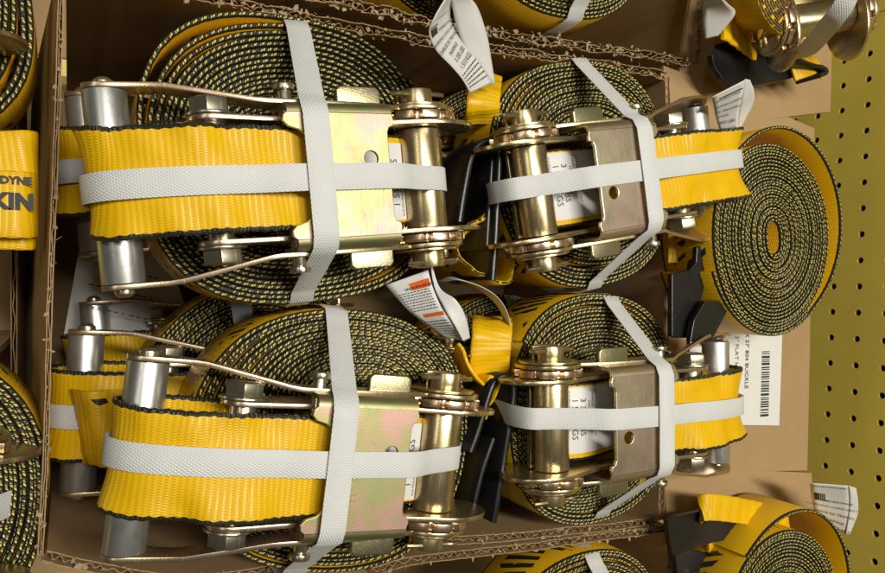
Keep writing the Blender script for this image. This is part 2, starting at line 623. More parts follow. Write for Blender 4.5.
def cover_mesh(mat, stamp):
    def f():
        out = [(-30.5, -82), (-29, -84), (-26, -84.5), (-23.5, -82), (-22, -77), (-19, -73), (-15, -71.5), (15, -71.5), (19, -73), (22, -77), (23.5, -82), (26, -84.5), (29, -84), (30.5, -82),
               (30.5, -28), (27, -27), (24.5, -27.5), (23.5, -30), (21, -31), (-21, -31), (-23.5, -30), (-24.5, -27.5), (-27, -27), (-30.5, -28)]
        hole = arc(-8, -41, 3.8, 0, 360, 18)[:-1]
        me = plate(out, [hole], 2.3, M[mat], 0.4, 'cover_plate', Matrix.Translation((0, 0, 95.7 * S)))
        return me
    return f


def m_flange(mat):
    def f():
        o = [(0.02, 98)] + arc(0, 92.5, 5.5, 80, 0, 8) + [(5.5, 73), (3.2, 73)] + arc(0, 92.5, 3.2, 0, 90, 6)
        return MB().prism(o[::-1], 'y', -82, -28).mesh('cover_flange', M[mat], 0)
    return f


def m_pawl():
    r = 2.2
    poly = [(0, -52), (12.5 - r, -52), (12.5, -52 + r), (12.5, -28 - r), (12.5 - r, -28), (0, -28)]
    return MB().prism(poly, 'z', 82, 86).mesh('pawl_lug', M['lug'], 0.9, segs=3)


def m_pivot():
    mb = MB()
    mb.cyl((-43, -79, 86), (43, -79, 86), 3.4, 16)
    mb.cyl((-46, -79, 86), (-43, -79, 86), 5.2, 16)
    mb.cyl((43, -79, 86), (46, -79, 86), 5.2, 16)
    return mb.mesh('pivot_pin', M['steel'], 0.5)


def m_bolt():
    mb = MB()
    mb.cyl((-31, -114, 81), (31, -114, 81), 6.5, 16)
    return mb.mesh('bolt_shank', M['steel'], 0.3)


def m_hex():
    mb = MB()
    mb.cyl((0, -114, 81), (6.8, -114, 81), 9.8, 6)
    mb.cyl((6.8, -114, 81), (7.5, -114, 81), 8.2, 20, 7.2)
    mb.cyl((-1.6, -114, 81), (0, -114, 81), 11.6, 24)
    return mb.mesh('hex_head', M['steel'], 0.6)


def m_grip():
    mb = MB()
    n = 32
    v, f = [], []
    for x, r in ((-44.2, 6.5), (-44.2, 9.6), (44.2, 9.6), (44.2, 6.5)):
        for k in range(n):
            t = 2 * PI * k / n
            v.append((x, -157 + r * math.cos(t), 66 + r * math.sin(t)))
    for i in range(4):
        j = (i + 1) % 4
        for k in range(n):
            l = (k + 1) % n
            f.append((i * n + k, j * n + k, j * n + l, i * n + l))
    mb.add(v, f)
    return mb.mesh('grip', M['alu'], 0.4)


def m_rivet():
    mb = MB()
    mb.cyl((-1.2, -157, 66), (2.0, -157, 66), 4.6, 18)
    mb.cyl((2.0, -157, 66), (3.4, -157, 66), 4.0, 18, 2.6)
    return mb.mesh('grip_rivet', M['steel'], 0.4)


FIX_SKEW = {1: -10, 2: -3, 5: -6, 6: -4}
FIX_END = {1: 9, 2: 8.5, 3: -10, 4: 5, 5: 0, 6: 2, 7: 0}


def fixed_strap_mesh(seed):
    rnd = random.Random(seed)
    a1, a2, a3 = rnd.uniform(0, 6), rnd.uniform(0, 6), rnd.uniform(0, 6)
    pts = [(0, -48, 84), (0, -66, 88), (0, -85, 90), (0, -100, 92.2), (0, -114, 93), (0, -130, 91.5), (0, -145, 88.5), (0, -158, 85), (0, -168, 79.5), (0, -174.5, 71), (0, -175, 62),
           (0, -169, 54.5), (0, -157, 52.4), (0, -140, 55), (0, -124, 64), (0, -121, 74)]
    pts = [(p[0], p[1] + (FIX_END[seed] * min(1, max(0, (-118 - p[1]) / 45)) if p[1] < -118 else 0), p[2]) for p in pts]
    sk = FIX_SKEW.get(seed, 0)
    pts = [(sk * (max(0, k - 8) / 7) ** .8 if k > 8 else 0, p[1], p[2]) for k, p in enumerate(pts)]
    path = catmull(pts, 1.1)

    def off(u, a):
        u = u - seed * 37
        e = (abs(a) / 25) ** 3
        k = math.exp(-((u - 75) / 40) ** 2)
        o = 2.3 * math.sin(u * 0.085 + a1) * math.sin(a * 0.07 + a2) + 0.7 * math.sin(u * 0.27 + a * 0.06 + a3)
        k *= 0.25 + 0.75 * min(1.0, max(0.0, (abs(a) - 6.0) / 12)) * 1.6
        fold = (6.0 if seed in (3, 4) else 2.2) * (abs(a) / 25) ** 2 * math.exp(-((u - 133) / 20) ** 2)
        return fold * 1.2 - max(-3.2, min(2.6 if abs(a) > 9 else 1.0, o * k + (0.9 * math.sin(u * 0.16 + a2) - 0.6) * e * k))
    mb = MB()
    w = Vector((1, 0, 0))
    ws = [Vector((1, 0.07 * math.sin(i * 0.06 + a1), 0.05 * math.sin(i * 0.045 + a2))) for i in range(len(path))]
    ribbon(mb, path, ws, 50, 2.4, nsub=16, off=off, u0=seed * 37, scallop=0.011)
    return mb.mesh('fixed_strap', M['web'], smooth=60)


def m_tail():
    path = catmull([(0, -78, 63), (0, -55, 67), (0, -36, 72), (0, -22, 73.5), (0, -8, 70.2), (0, 6, 70)], 2)
    mb = MB()
    ribbon(mb, path, Vector((1, 0, 0)), 49, 2.0, u0=300)
    return mb.mesh('tail_strap', M['web'], smooth=60)


def m_label():
    """white cloth label sewn on the strap between spool and cover"""
    path = catmull([(1, -58, 68.2), (1, -48, 70.4), (1, -36, 73.6), (1, -24, 75.0), (1, -12.5, 73.2)], 1.5)
    mb = MB()
    ribbon(mb, path, Vector((1, 0, 0)), 42, 0.5)
    return mb.mesh('label', M['paper'], smooth=60)


def m_label_print():
    path = catmull([(1, -58, 68.2), (1, -48, 70.4), (1, -36, 73.6), (1, -24, 75.0), (1, -12.5, 73.2)], 1.0)
    def zy(y):
        for p, q in zip(path, path[1:]):
            if p.y <= y <= q.y:
                return p.z + (q.z - p.z) * (y - p.y) / (q.y - p.y)
        return path[-1].z
    mb = MB()
    for s, size, y0, x0 in (('WORKING LOAD LIMIT', 2.9, -34.5, 19), ('CHARGE DE TRAVAIL', 2.9, -31.2, 19), ('MAXIMALE', 2.9, -28.0, 12), ('3 335 LBS', 6.0, -22.0, 14), ('1 513 KGS', 6.0, -16.0, 14),
                            ('AUX RÈGLEMENTS', 1.9, -13.4, 19)):
        v, f, w = text2d(s, size)
        # text x runs to local -x, text up to local -y
        mb.add([(1 + x0 - p[0], y0 - p[1], zy(y0 - p[1]) + 0.42) for p in v], f)
    return mb.mesh('label_print', M['ink'], smooth=0)


def band_long_mesh(kx, coil_y, coil_r, ey=14, fe=0):
    """packing band running lengthwise over the ratchet and under the coil"""
    yr = coil_y + coil_r + 2
    yl = min(coil_y - coil_r - 1, -150)
    pts = [(0, yr, 25), (0, (yr + ey) / 2, 46), (0, ey + 1, 62), (0, ey, 72), (0, ey - 4, 80), (0, 4, 84.4), (0, -14, 92), (0, -28, 99.3), (0, -50, 99.8), (0, -78, 99.8), (0, -98, 97.0), (0, -114, 96.6), (0, -132, 95.0),
           (0, -147, 92), (0, -161, 88.4), (0, -172, 82), (0, -178.6, 72), (0, -179, 62), (0, -172, 40), (0, -160, 10), (0, -150, -.8), (0, -100, -.8), (0, yr - 30, -.8), (0, yr - 4, 0), (0, yr, 6)]
    pts = [(kx(p[1]), p[1] + (fe * min(1, max(0, (-118 - p[1]) / 45)) if p[1] < -118 and p[2] > 30 else 0), p[2]) for p in pts]
    path = catmull(pts + [pts[0]], 3)[:-1]
    mb = MB()
    ribbon(mb, path, Vector((1, 0, 0)), 13, 0.8, closed=True)
    return mb.mesh('lengthwise_band', M['band'], smooth=50)


def band_cross_mesh(y0, cx, cl, cr, ly=(0, 0)):
    """packing band running crosswise over the cover plate and round the coil; cl, cr: coil rim on both sides"""
    a, b = cx - cl, cx + cr
    pts = [(a, 12), (a, 40), (a + 2, 50.5), (a + 7, 54), (-38.5, 92), (-35, 98.5), (-29, 101.2), (0, 101.5), (29, 101.2), (35, 98.5), (38.5, 92), (b - 7, 54), (b - 2, 50.5), (b, 40), (b, 12), (b - 3, -1.2), (cx, -1.4), (a + 3, -1.2)]
    p3 = []
    for x, z in pts:
        k = max(0.0, min(1.0, (99 - z) / 45))
        p3.append((x, y0 + (ly[1] if x > 0 else ly[0]) * k, z))
    path = []
    m = len(p3)
    for i in range(m):                       # straight runs with slightly rounded corners
        p, q = Vector(p3[i]), Vector(p3[(i + 1) % m])
        n = max(1, int((q - p).length / 4))
        path += [p.lerp(q, k / n) for k in range(n)]
    mb = MB()
    ribbon(mb, path, Vector((0, 1, 0)), 13, 0.8, closed=True)
    return mb.mesh('crosswise_band', M['band'], smooth=50)


def add_ratchet(root, cover='cover', lever='lever'):
    """frame, handle and spool under root: thing > part > sub-part"""
    for s in (-1, 1):
        obj('side_plate', once('side', m_side_plate), root, (s * 28.9, 0, 0))
    obj('base_plate', once('base', m_base), root)
    sp = obj('spool', once('spool', m_spool), root)
    for s in (-1, 1):
        obj('ratchet_gear', once('gear', m_gear), sp, (s * 33.0, 0, 0))
        obj('washer', once('washer', m_washer), sp, (s * 39.4, 0, 0))
        obj('axle_end', once('axle', m_axle_end), sp, (s * 44.6, 0, 0))
        obj('cotter_pin', once('cotter', m_cotter), sp, (s * 46.5, 0, 0), (0, 0, 0 if s > 0 else PI))
    cv = obj('cover_plate', once('cover' + cover, cover_mesh(cover, None)), root)
    for s in (-1, 1):
        o = obj('cover_flange', once('flange' + cover, m_flange(cover)), cv, (s * 30.5, 0, 0))
        o.scale = (s, 1, 1)
    for s in (-1, 1):
        o = obj('lever_arm', once(lever, lambda: m_lever(0.55 if lever == 'lever_lean' else 0.0)), root, (s * 37.1, 0, 0))
        o.scale = (s, 1, 1)
    g = obj('grip', once('grip', m_grip), root)
    for s in (-1, 1):
        o = obj('grip_rivet', once('rivet', m_rivet), g, (s * 47.2, 0, 0))
        o.scale = (s, 1, 1)
    for s in (-1, 1):
        o = obj('pawl_lug', once('pawl', m_pawl), root, (s * 34.5, 0, 0))
        o.scale = (s, 1, 1)
    obj('pivot_pin', once('pivot', m_pivot), root)
    bl = obj('bolt', once('bolt', m_bolt), root)
    for s in (-1, 1):
        o = obj('hex_head', once('hex', m_hex), bl, (s * 31.9, 0, 0))
        o.scale = (s, 1, 1)


def strap_set(label, sx, sy, z0, yaw, coil_me, coil_c, coil_r, cover='cover', seed=1, kx=None, group=None, tilt=(0, 0), bands=True, cross=(-70, (0, 0)), rims=None, tail=True, ey=14, lever='lever'):
    root = empty('ratchet_strap', (sx, sy, z0), (math.radians(tilt[0]), math.radians(tilt[1]), math.radians(yaw)), label, 'ratchet strap', group)
    obj('webbing_coil', coil_me, root, (coil_c[0], coil_c[1], 0))
    add_ratchet(root, cover, lever)
    obj('fixed_strap', once('fixed%d' % seed, lambda: fixed_strap_mesh(seed)), root)
    if tail:
        t = obj('tail_strap', once('tail', m_tail), root)
        l = obj('label', once('label', m_label), t)
        obj('label_print', once('label_print', m_label_print), root)
    if bands:
        obj('packing_band', band_long_mesh(kx or (lambda y: 0), coil_c[1], coil_r, ey, FIX_END[seed]), root)
        cl, cr = rims or (coil_r, coil_r)
        obj('packing_band', band_cross_mesh(cross[0], coil_c[0], cl, cr, cross[1]), root)
    return root


coilA, _ = coil_mesh('coil_loose', 79, 2.75, 3, rin=12, ell=(1.0, 1.05), inner=(4, -4), fold=10, folda=1.4, gaps=((23.3, 3.8, 5, 5.5), (21.7, 3.85, 4, 2.6), (22.5, 0.9, 8, 4.0)), square=-0.035)
coilB, _ = coil_mesh('coil_tight', 77, 2.5, 5, rin=3.5, ell=(0.98, 1.06), inner=(-12, 18), fold=9, folda=0.4, gaps=((6, 2.4, 5, 3.0), (13, 0.9, 6, 2.5), (9, 1.6, 6, 2.0)), square=-0.02)
coilC, _ = coil_mesh('coil_even', 78, 2.5, 9, rin=10, ell=(1.04, 0.98), inner=(4, -10), fold=10, folda=1.0, gaps=((24, 1.2, 3, 4.0), (22, 2.2, 3, 2.0)), square=-0.03)
coilD, _ = coil_mesh('coil_dense', 78, 2.45, 13, rin=9, ell=(1.03, 0.96), inner=(-6, 8), fold=14, folda=2.0, gaps=((25, 3.9, 3, 3.5),), square=-0.025)
coilL, _ = coil_mesh('coil_lower', 78, 2.6, 21, rin=9, fold=12, folda=0.7)

ZT = 119.0      # the upper layer of straps stands on the lower one
GRP = 'ratchet straps packed in the open carton'
setA = strap_set('upper left ratchet strap, pink green plate, grip beside the torn carton corner', -60, 175, ZT, 5.4, coilA, (-14, -62), 81, 'cover', 1, lambda y: 1, GRP, rims=(78, 78), cross=(-69, (11, 0)))
setB = strap_set('lower left ratchet strap, nearest, with wide yellow loop over the grey grip', 98, 184, ZT, -7.0, coilB, (-6, -52), 79, 'cover', 2, lambda y: -3, GRP, rims=(74, 76), cross=(-69, (7, 0)))
setC = strap_set('upper right ratchet strap with white weight label, grip towards the pegboard', -58, 251, ZT, 190, coilC, (8, -68), 77, 'cover_dark', 3, lambda y: 3, GRP, rims=(80, 80), cross=(-70, (14, 0)), ey=23, lever='lever_lean')
setD = strap_set('lower right ratchet strap with olive plate beside the barcode carton flap', 86, 264, ZT, 180.5, coilD, (2, -58), 76, 'cover_dark', 4, lambda y: 6 + y * 0.04, GRP, rims=(78, 78), cross=(-70, (10, 0)), ey=23, lever='lever_lean')
setA2 = strap_set('ratchet strap buried under the upper left one, only loop and grip showing', -78, 168, ZT - 98, 5, coilL, (-6, -60), 79, 'cover', 5, None, GRP, bands=True, tail=False)
setB2 = strap_set('ratchet strap in shade under the lower left one with folded yellow loop', 80, 164, ZT - 96, -3, coilL, (-2, -52), 79, 'cover', 6, None, GRP, bands=True, tail=False)
setB3 = strap_set('deepest ratchet strap at the bottom, only its grip end visible', 46, 176, ZT - 192, 4, coilL, (-4, -62), 79, 'cover', 7, None, GRP, bands=False, tail=False)

setC2 = strap_set('ratchet strap glimpsed below the upper right one in the gap', -70, 238, ZT - 98, 184, coilL, (8, -66), 77, 'cover_dark', 3, None, GRP, bands=True, tail=False)
setD2 = strap_set('ratchet strap glimpsed below the lower right one in the gap', 84, 244, ZT - 98, 178, coilL, (2, -66), 77, 'cover_dark', 4, None, GRP, bands=True, tail=False)

# ------------------------------------------------------------------ flat hooks between the straps
def hook_mesh(profile, zlo, zhi, t, name='flat_hook'):
    """bent black plate: profile in plan, plate height zlo..zhi"""
    path = [Vector((p[0], p[1], (zlo + zhi) / 2)) for p in profile]
    path = catmull(path, 2.0)
    mb = MB()
    ribbon(mb, path, Vector((0, 0, 1)), zhi - zlo, t)
    return mb.mesh(name, M['black'], 0.0, 50)


def world_part(name, me, parent):
    """child whose mesh is written in world millimetres"""
    o = obj(name, me, parent)
    bpy.context.view_layer.update()
    o.matrix_parent_inverse = parent.matrix_world.inverted()
    return o


def pix(pts, z):
    return [tuple(P(x, y, z)) for x, y in pts]


h1 = hook_mesh(pix([(492, 280), (495, 240), (497, 200), (499, 160), (497, 148), (488, 141), (477, 146), (470, 160), (464, 190), (459, 222)], 178), 128, 180, 4.0)
world_part('flat_hook', h1, setA)
h1b = hook_mesh(pix([(486, 250), (489, 200), (492, 155)], 172), 126, 174, 3.6)
world_part('flat_hook', h1b, setC)
h2 = hook_mesh(pix([(493, 522), (500, 480), (508, 430), (513, 395), (510, 380), (502, 376), (493, 384), (487, 400), (478, 430), (470, 452)], 178), 128, 180, 4.0)
world_part('flat_hook', h2, setB)
h2b = hook_mesh(pix([(473, 506), (482, 470), (493, 438)], 174), 126, 176, 3.6)
world_part('flat_hook', h2b, setD)


# yellow webbing eyes around the hook ends
def web_part(parent, pts, wdirs, W=46, t=2.4, name='webbing_eye', mat='web', nsub=6, off=None, u0=0):
    path = catmull(pts, 2.0)
    if isinstance(wdirs, list):
        m = len(path)
        ws = []
        for i in range(m):
            q = i / (m - 1) * (len(wdirs) - 1)
            k = min(int(q), len(wdirs) - 2)
            ws.append(Vector(wdirs[k]).lerp(Vector(wdirs[k + 1]), q - k))
    else:
        ws = Vector(wdirs)
    mb = MB()
    ribbon(mb, path, ws, W, t, nsub=nsub, off=off, u0=u0)
    return world_part(name, mb.mesh(name, M[mat], smooth=60), parent)


def wob(u, a):
    return 0.5 * math.sin(u * 0.5 + a * 0.1) + 0.4 * math.sin(a * 0.5)


web_part(setA, [P(474, 226, 150), P(462, 236, 150), P(455, 252, 150), P(462, 268, 150), P(476, 280, 150), P(488, 284, 150), P(495, 276, 150), P(496, 262, 150), P(494, 246, 150)],
         [(0, -.5, .9), (0, -.5, .9), (0, -.1, 1), (0, 0, 1), (0, 0, 1)], 46, off=wob)
web_part(setD, [P(492, 318, 150), P(492, 326, 168), P(491, 345, 172), P(489, 372, 166), P(488, 380, 150)], (0.05, 1, 0.25), 26, off=wob)
web_part(setC, [P(486, 74, 150), P(484, 88, 166), P(483, 105, 170), P(482, 122, 160)], (0.05, 1, 0.2), 22, off=wob)
web_part(setB, [P(455, 350, 150), P(464, 368, 155), P(470, 376, 155), P(476, 374, 155), P(478, 384, 150), P(477, 400, 145)], (0, -.3, 1), 44, off=wob)

# ------------------------------------------------------------------ cloth tags
def loft_tag(parent, L, R, name='cloth_tag', prints=(), mat='paper', blocks=()):
    """tag sheet spanned between two edge curves (world mm); prints: (text, size fraction, u from the start, v start, ...)"""
    L, R = [Vector(p) for p in L], [Vector(p) for p in R]

    def dense(E):
        pts = catmull(E, 1e9)
        out = []
        n = 12
        for i in range(len(E) - 1):
            p1, p2 = E[i], E[i + 1]
            p0 = E[i - 1] if i else p1 * 2 - p2
            p3 = E[i + 2] if i + 2 < len(E) else p2 * 2 - p1
            for k in range(n):
                t = k / n
                out.append(0.5 * ((2 * p1) + (p2 - p0) * t + (2 * p0 - 5 * p1 + 4 * p2 - p3) * t * t + (3 * p1 - p0 - 3 * p2 + p3) * t ** 3))
        out.append(E[-1])
        return out
    dl, dr = dense(L), dense(R)
    m = len(dl)
    mb = MB()
    nv = 6
    v = [dl[i].lerp(dr[i], k / nv) for i in range(m) for k in range(nv + 1)]
    f = [(i * (nv + 1) + k, i * (nv + 1) + k + 1, (i + 1) * (nv + 1) + k + 1, (i + 1) * (nv + 1) + k) for i in range(m - 1) for k in range(nv)]
    mb.add(v, f)
    o = world_part(name, mb.mesh(name, M[mat], smooth=60), parent)
    so = o.modifiers.new('thickness', 'SOLIDIFY')
    so.thickness = 0.35 * S
    so.offset = 0
    camp = Vector((0, 0, H))

    def mp(u, vv, lift=0.0):
        q = max(0, min(m - 1.001, u * (m - 1)))
        i = int(q)
        a, b = dl[i].lerp(dl[i + 1], q - i), dr[i].lerp(dr[i + 1], q - i)
        n = (dl[i + 1] - dl[i]).cross(b - a)
        p = a.lerp(b, vv)
        n.normalize()
        if n.dot(camp - p) < 0: n = -n
        return p + n * (0.45 + lift)
    width = sum((a - b).length for a, b in zip(dl, dr)) / m
    length = sum((dl[i + 1].lerp(dr[i + 1], .5) - dl[i].lerp(dr[i], .5)).length for i in range(m - 1))

    def laid(items, mt, nm):
        pm = MB()
        for it in items:
            if it[0] == 'block':
                _, u0, u1, v0, v1 = it
                k = 6
                vs = [mp(u0 + (u1 - u0) * i / k, v0 + (v1 - v0) * j / k) for i in range(k + 1) for j in range(k + 1)]
                pm.add(vs, [(i * (k + 1) + j, i * (k + 1) + j + 1, (i + 1) * (k + 1) + j + 1, (i + 1) * (k + 1) + j) for i in range(k) for j in range(k)])
            elif it[0] == 'fine':                      # lines of print too small to read
                _, u0, u1, v0, v1, nl = it
                rnd = random.Random(int(u0 * 1000) + nl)
                for l in range(nl):
                    u = u0 + (u1 - u0) * (l + .5) / nl
                    hh = (u1 - u0) / nl * 0.17
                    x = v0
                    while x < v1:
                        w = rnd.uniform(0.02, 0.08)
                        x1 = min(v1, x + w)
                        pm.add([mp(u - hh, x), mp(u + hh, x), mp(u + hh, x1), mp(u - hh, x1)], [(0, 1, 2, 3)])
                        x = x1 + 0.032
            else:
                s, size, u, vc = it                    # centred at vc, baseline at u
                vt, ft, w = text2d(s, size)
                pm.add([mp(u - p[1] / length, vc + (p[0] - w / 2) / width, 0.3) for p in vt], ft)
        world_part(nm, pm.mesh(nm, mt, smooth=0), parent)
    if prints: laid(prints, M['ink'], 'tag_print')
    if blocks: laid(blocks, M['ink_orange'], 'warning_print')
    return o, width, length


def zz(pts):
    return [P(x, y, z) for x, y, z in pts]


LIMIT = 'WORKING LOAD LIMIT'
T1L = [(448, -6, 250), (434, 18, 246), (429, 32, 238), (436, 50, 226), (451, 66, 214), (462, 79, 205), (470, 93, 196)]
T1R = [(462, -14, 222), (452, 2, 220), (450, 16, 216), (453, 27, 210), (463, 43, 200), (478, 59, 192), (493, 82, 184)]
_, w1, l1 = loft_tag(setC, zz(T1L), zz(T1R), 'cloth_tag',
         [('block', .30, .315, .06, .38), ('block', .325, .40, .06, .17), ('block', .325, .40, .185, .205), ('block', .325, .40, .225, .245), ('block', .325, .40, .265, .285), ('block', .325, .40, .305, .325),
          ('KINEDYNE', 4.2, .395, .68), (LIMIT, 3.6, .485, .5), ('CHARGE DE TRAVAIL', 3.6, .56, .5), ('MAXIMALE', 3.6, .625, .5), ('3 335 LBS', 5.2, .70, .55), ('1 513 KGS', 5.2, .775, .55),
          ('fine', .80, .96, .08, .92, 5), ('fine', .22, .25, .3, .8, 1)])
T1bL = [(448, -10, 238), (452, 6, 222), (458, 32, 205), (468, 58, 192), (480, 86, 182)]
T1bR = [(450, -10, 238), (474, 2, 214), (486, 32, 200), (491, 58, 190), (495, 84, 181)]
loft_tag(setC, zz(T1bL), zz(T1bR), 'cloth_tag')
# orange and white warning tag between the four straps
T2L = [(386, 285, 172), (396, 297, 174), (410, 312, 180), (428, 326, 182), (444, 337, 184)]
T2R = [(428, 270, 186), (433, 288, 190), (441, 306, 194), (452, 324, 196), (465, 341, 190)]
loft_tag(setB, zz(T2L), zz(T2R), 'cloth_tag', [('fine', .22, .52, .08, .92, 8), ('fine', .66, .98, .08, .95, 8), ('WARNING', 3.0, .20, .70)], blocks=[('block', .10, .215, .48, .97), ('block', .56, .61, .3, .98)])
T2bL = [(430, 262, 186), (434, 286, 190), (443, 306, 196), (455, 326, 198), (463, 341, 192)]
T2bR = [(431, 262, 186), (440, 288, 192), (456, 300, 200), (466, 318, 196), (470, 338, 188)]
loft_tag(setB, zz(T2bL), zz(T2bR), 'cloth_tag')
T3L = [(438, 281, 165), (452, 277, 178), (474, 287, 178), (492, 300, 170), (502, 316, 162), (506, 344, 150)]
T3R = [(446, 282, 178), (460, 280, 192), (484, 288, 192), (500, 300, 184), (509, 318, 176), (512, 346, 164)]
loft_tag(setD, zz(T3L), zz(T3R), 'cloth_tag')
T4L = [(712, 97, 216), (714, 108, 205), (716, 118, 195), (720, 131, 184)]
T4R = [(745, 80, 224), (742, 97, 212), (739, 112, 200), (738, 129, 188)]
loft_tag(setC, zz(T4L), zz(T4R), 'cloth_tag', [('block', .12, .15, .2, .95), ('KINEDYNE', 3.6, .2, .5), ('LOAD LIMIT', 4.0, .36, .5), ('DE TRAVAIL', 4.0, .52, .5), ('MALE', 4.0, .66, .3), ('335 LBS', 5.0, .82, .45), ('513 KGS', 5.0, .98, .45)])
T4bL = [(745, 79, 224), (742, 97, 212), (739, 112, 200), (738, 129, 188)]
T4bR = [(750, 80, 222), (754, 92, 212), (752, 106, 200), (740, 129, 188)]
loft_tag(setC, zz(T4bL), zz(T4bR), 'cloth_tag')

# ------------------------------------------------------------------ cartons
ZB = 150.0           # rim height of the cartons
ZF = -78.0           # shelf / carton floor


def wall_mesh(pts, z0, z1, seed, torn=2.0, t=5.0, lean=(0, 0), name='carton_wall', crisp=1.0):
    """corrugated board standing on edge: two liners with a wavy flute between, ragged top"""
    rnd = random.Random(seed)
    path = catmull([(p[0], p[1], 0) for p in pts], 1.2)
    nn = len(path)
    k1 = [rnd.uniform(-1, 1) for _ in range(nn // 6 + 4)]
    k2 = [rnd.uniform(-1, 1) for _ in range(nn // 6 + 4)]
    k3 = [rnd.uniform(-1, 1) for _ in range(nn // 25 + 4)]

    def smooth(k, i, s):
        q = i / s
        a = int(q)
        return k[a] + (k[a + 1] - k[a]) * (q - a)
    mb = MB()
    dn = []
    for i in range(nn):
        d = path[min(i + 1, nn - 1)] - path[max(i - 1, 0)]
        d.normalize()
        dn.append(Vector((-d.y, d.x, 0)))
    ln = Vector((lean[0], lean[1], 0))
    for off, kk, th in ((-t / 2, k1, .55), (t / 2, k2, .55), (0, None, .5)):
        v = []
        for i in range(nn):
            if kk:
                o = off + 0.35 * smooth(kk, i, 6) * torn / 2
                top = z1 + torn * (0.7 * smooth(kk, i, 6) + smooth(k3, i, 25)) + rnd.uniform(-.4, .4) * torn
            else:
                o = (t / 2 - .5) * math.sin(i * 1.2 * 2 * PI / 6.8 + 1.4 * smooth(k3, i, 25)) * (0.62 + .38 * smooth(k2, i, 6)) * crisp + (1 - crisp) * smooth(k1, i, 6) * (t / 2 - .5)
                top = z1 - 1.0 + torn * (smooth(k3, i, 25) + rnd.uniform(-.8, .3))
            for s in (-th / 2, th / 2):
                q = path[i] + dn[i] * (o + s)
                v.append(q + Vector((0, 0, z0)))
                v.append(q + ln + Vector((0, 0, top)))
        f = []
        for i in range(nn - 1):
            a, b = i * 4, (i + 1) * 4
            f += [(a, b, b + 1, a + 1), (a + 2, a + 3, b + 3, b + 2), (a + 1, b + 1, b + 3, a + 3)]
        mb.add(v, f)
    return mb.mesh(name, M['card'], smooth=35), path, dn


def shreds(path, dn, z, seed, n, t=5.0, lean=(0, 0), spread=3.0, size=1.0):
    """curled torn fibres of paper along the ripped rim"""
    rnd = random.Random(seed)
    mb = MB()
    for _ in range(n):
        i = rnd.randrange(1, len(path) - 1)
        p = path[i] + dn[i] * rnd.uniform(-t * .7, t * .7) + Vector((lean[0], lean[1], z + rnd.uniform(-1, 1.5)))
        a = rnd.uniform(0, 6.28)
        d = Vector((math.cos(a), math.sin(a), rnd.uniform(-.3, .35))).normalized()
        w = d.cross(Vector((rnd.uniform(-.7, .7), rnd.uniform(-.7, .7), rnd.uniform(.5, 1)))).normalized() * (rnd.uniform(.12, .3) if rnd.random() < .45 else rnd.uniform(.8, 2.0)) * size
        q = p
        v = []
        m = 5
        L = rnd.uniform(.4, 1.1) * spread / m * size
        cu = Vector((rnd.uniform(-.6, .6), rnd.uniform(-.6, .6), rnd.uniform(-.7, .3)))
        for k in range(m + 1):
            ww = w * (1 - k / m * .3) * rnd.uniform(.6, 1.2)
            v += [q - ww, q + ww]
            q = q + d * L
            d = (d + cu * .75).normalized()
        mb.add(v, [(2 * k, 2 * k + 1, 2 * k + 3, 2 * k + 2) for k in range(m)])
    return mb.mesh('torn_fibres', M['fluff'], smooth=0)


def sheet(corners, t, mat='card', name='flap', n=14, sag=2.0, seed=1):
    """board sheet over four corner points (mm) with slight waviness, thickness t"""
    rnd = random.Random(seed)
    a, b, c, d = [Vector(p) for p in corners]
    ph = rnd.uniform(0, 6)
    v = []
    for s in (0, -t):
        for i in range(n + 1):
            for j in range(n + 1):
                u, w = i / n, j / n
                p = a.lerp(b, u).lerp(d.lerp(c, u), w)
                p = p + Vector((0, 0, s + sag * math.sin(u * 3.1 + ph) * math.sin(w * 2.6 + ph * 2)))
                v.append(p)
    q = (n + 1) * (n + 1)
    f = []
    for i in range(n):
        for j in range(n):
            k = i * (n + 1) + j
            f += [(k, k + 1, k + n + 2, k + n + 1), (q + k, q + k + n + 1, q + k + n + 2, q + k + 1)]
    rim = [j for j in range(n + 1)] + [i * (n + 1) + n for i in range(1, n + 1)] + [n * (n + 1) + j for j in range(n - 1, -1, -1)] + [i * (n + 1) for i in range(n - 1, 0, -1)]
    for k in range(len(rim)):
        x, y = rim[k], rim[(k + 1) % len(rim)]
        f.append((x, q + x, q + y, y))
    mb = MB()
    mb.add(v, f)
    return mb.mesh(name, M[mat], smooth=35)


def carton(name, label, walls, flap, floor, seed, thick=5.0):
    root = empty(name, (floor[0], floor[1], ZF), (0, 0, 0), label, 'cardboard box')
    for k, w in enumerate(walls):
        pts, torn, lean, nsh = w
        th = 2.0 if lean[1] else thick
        me, path, dn = wall_mesh(pts, ZF + 1, ZB, seed * 10 + k, torn, lean=lean, t=th, crisp=0.15 if lean[1] else 1.0)
        o = world_part('carton_wall', me, root)
        if nsh:
            fo = obj('torn_fibres', shreds(path, dn, ZB, seed * 10 + k, nsh, t=th, lean=lean), o)
            fo['kind'] = 'stuff'
    if flap:
        world_part('carton_flap', sheet(flap, 3.5, 'card', 'carton_flap', seed=seed), root)
    return root


def XY(pts, z=ZB):
    return [P(x, y, z)[:2] for x, y in pts]


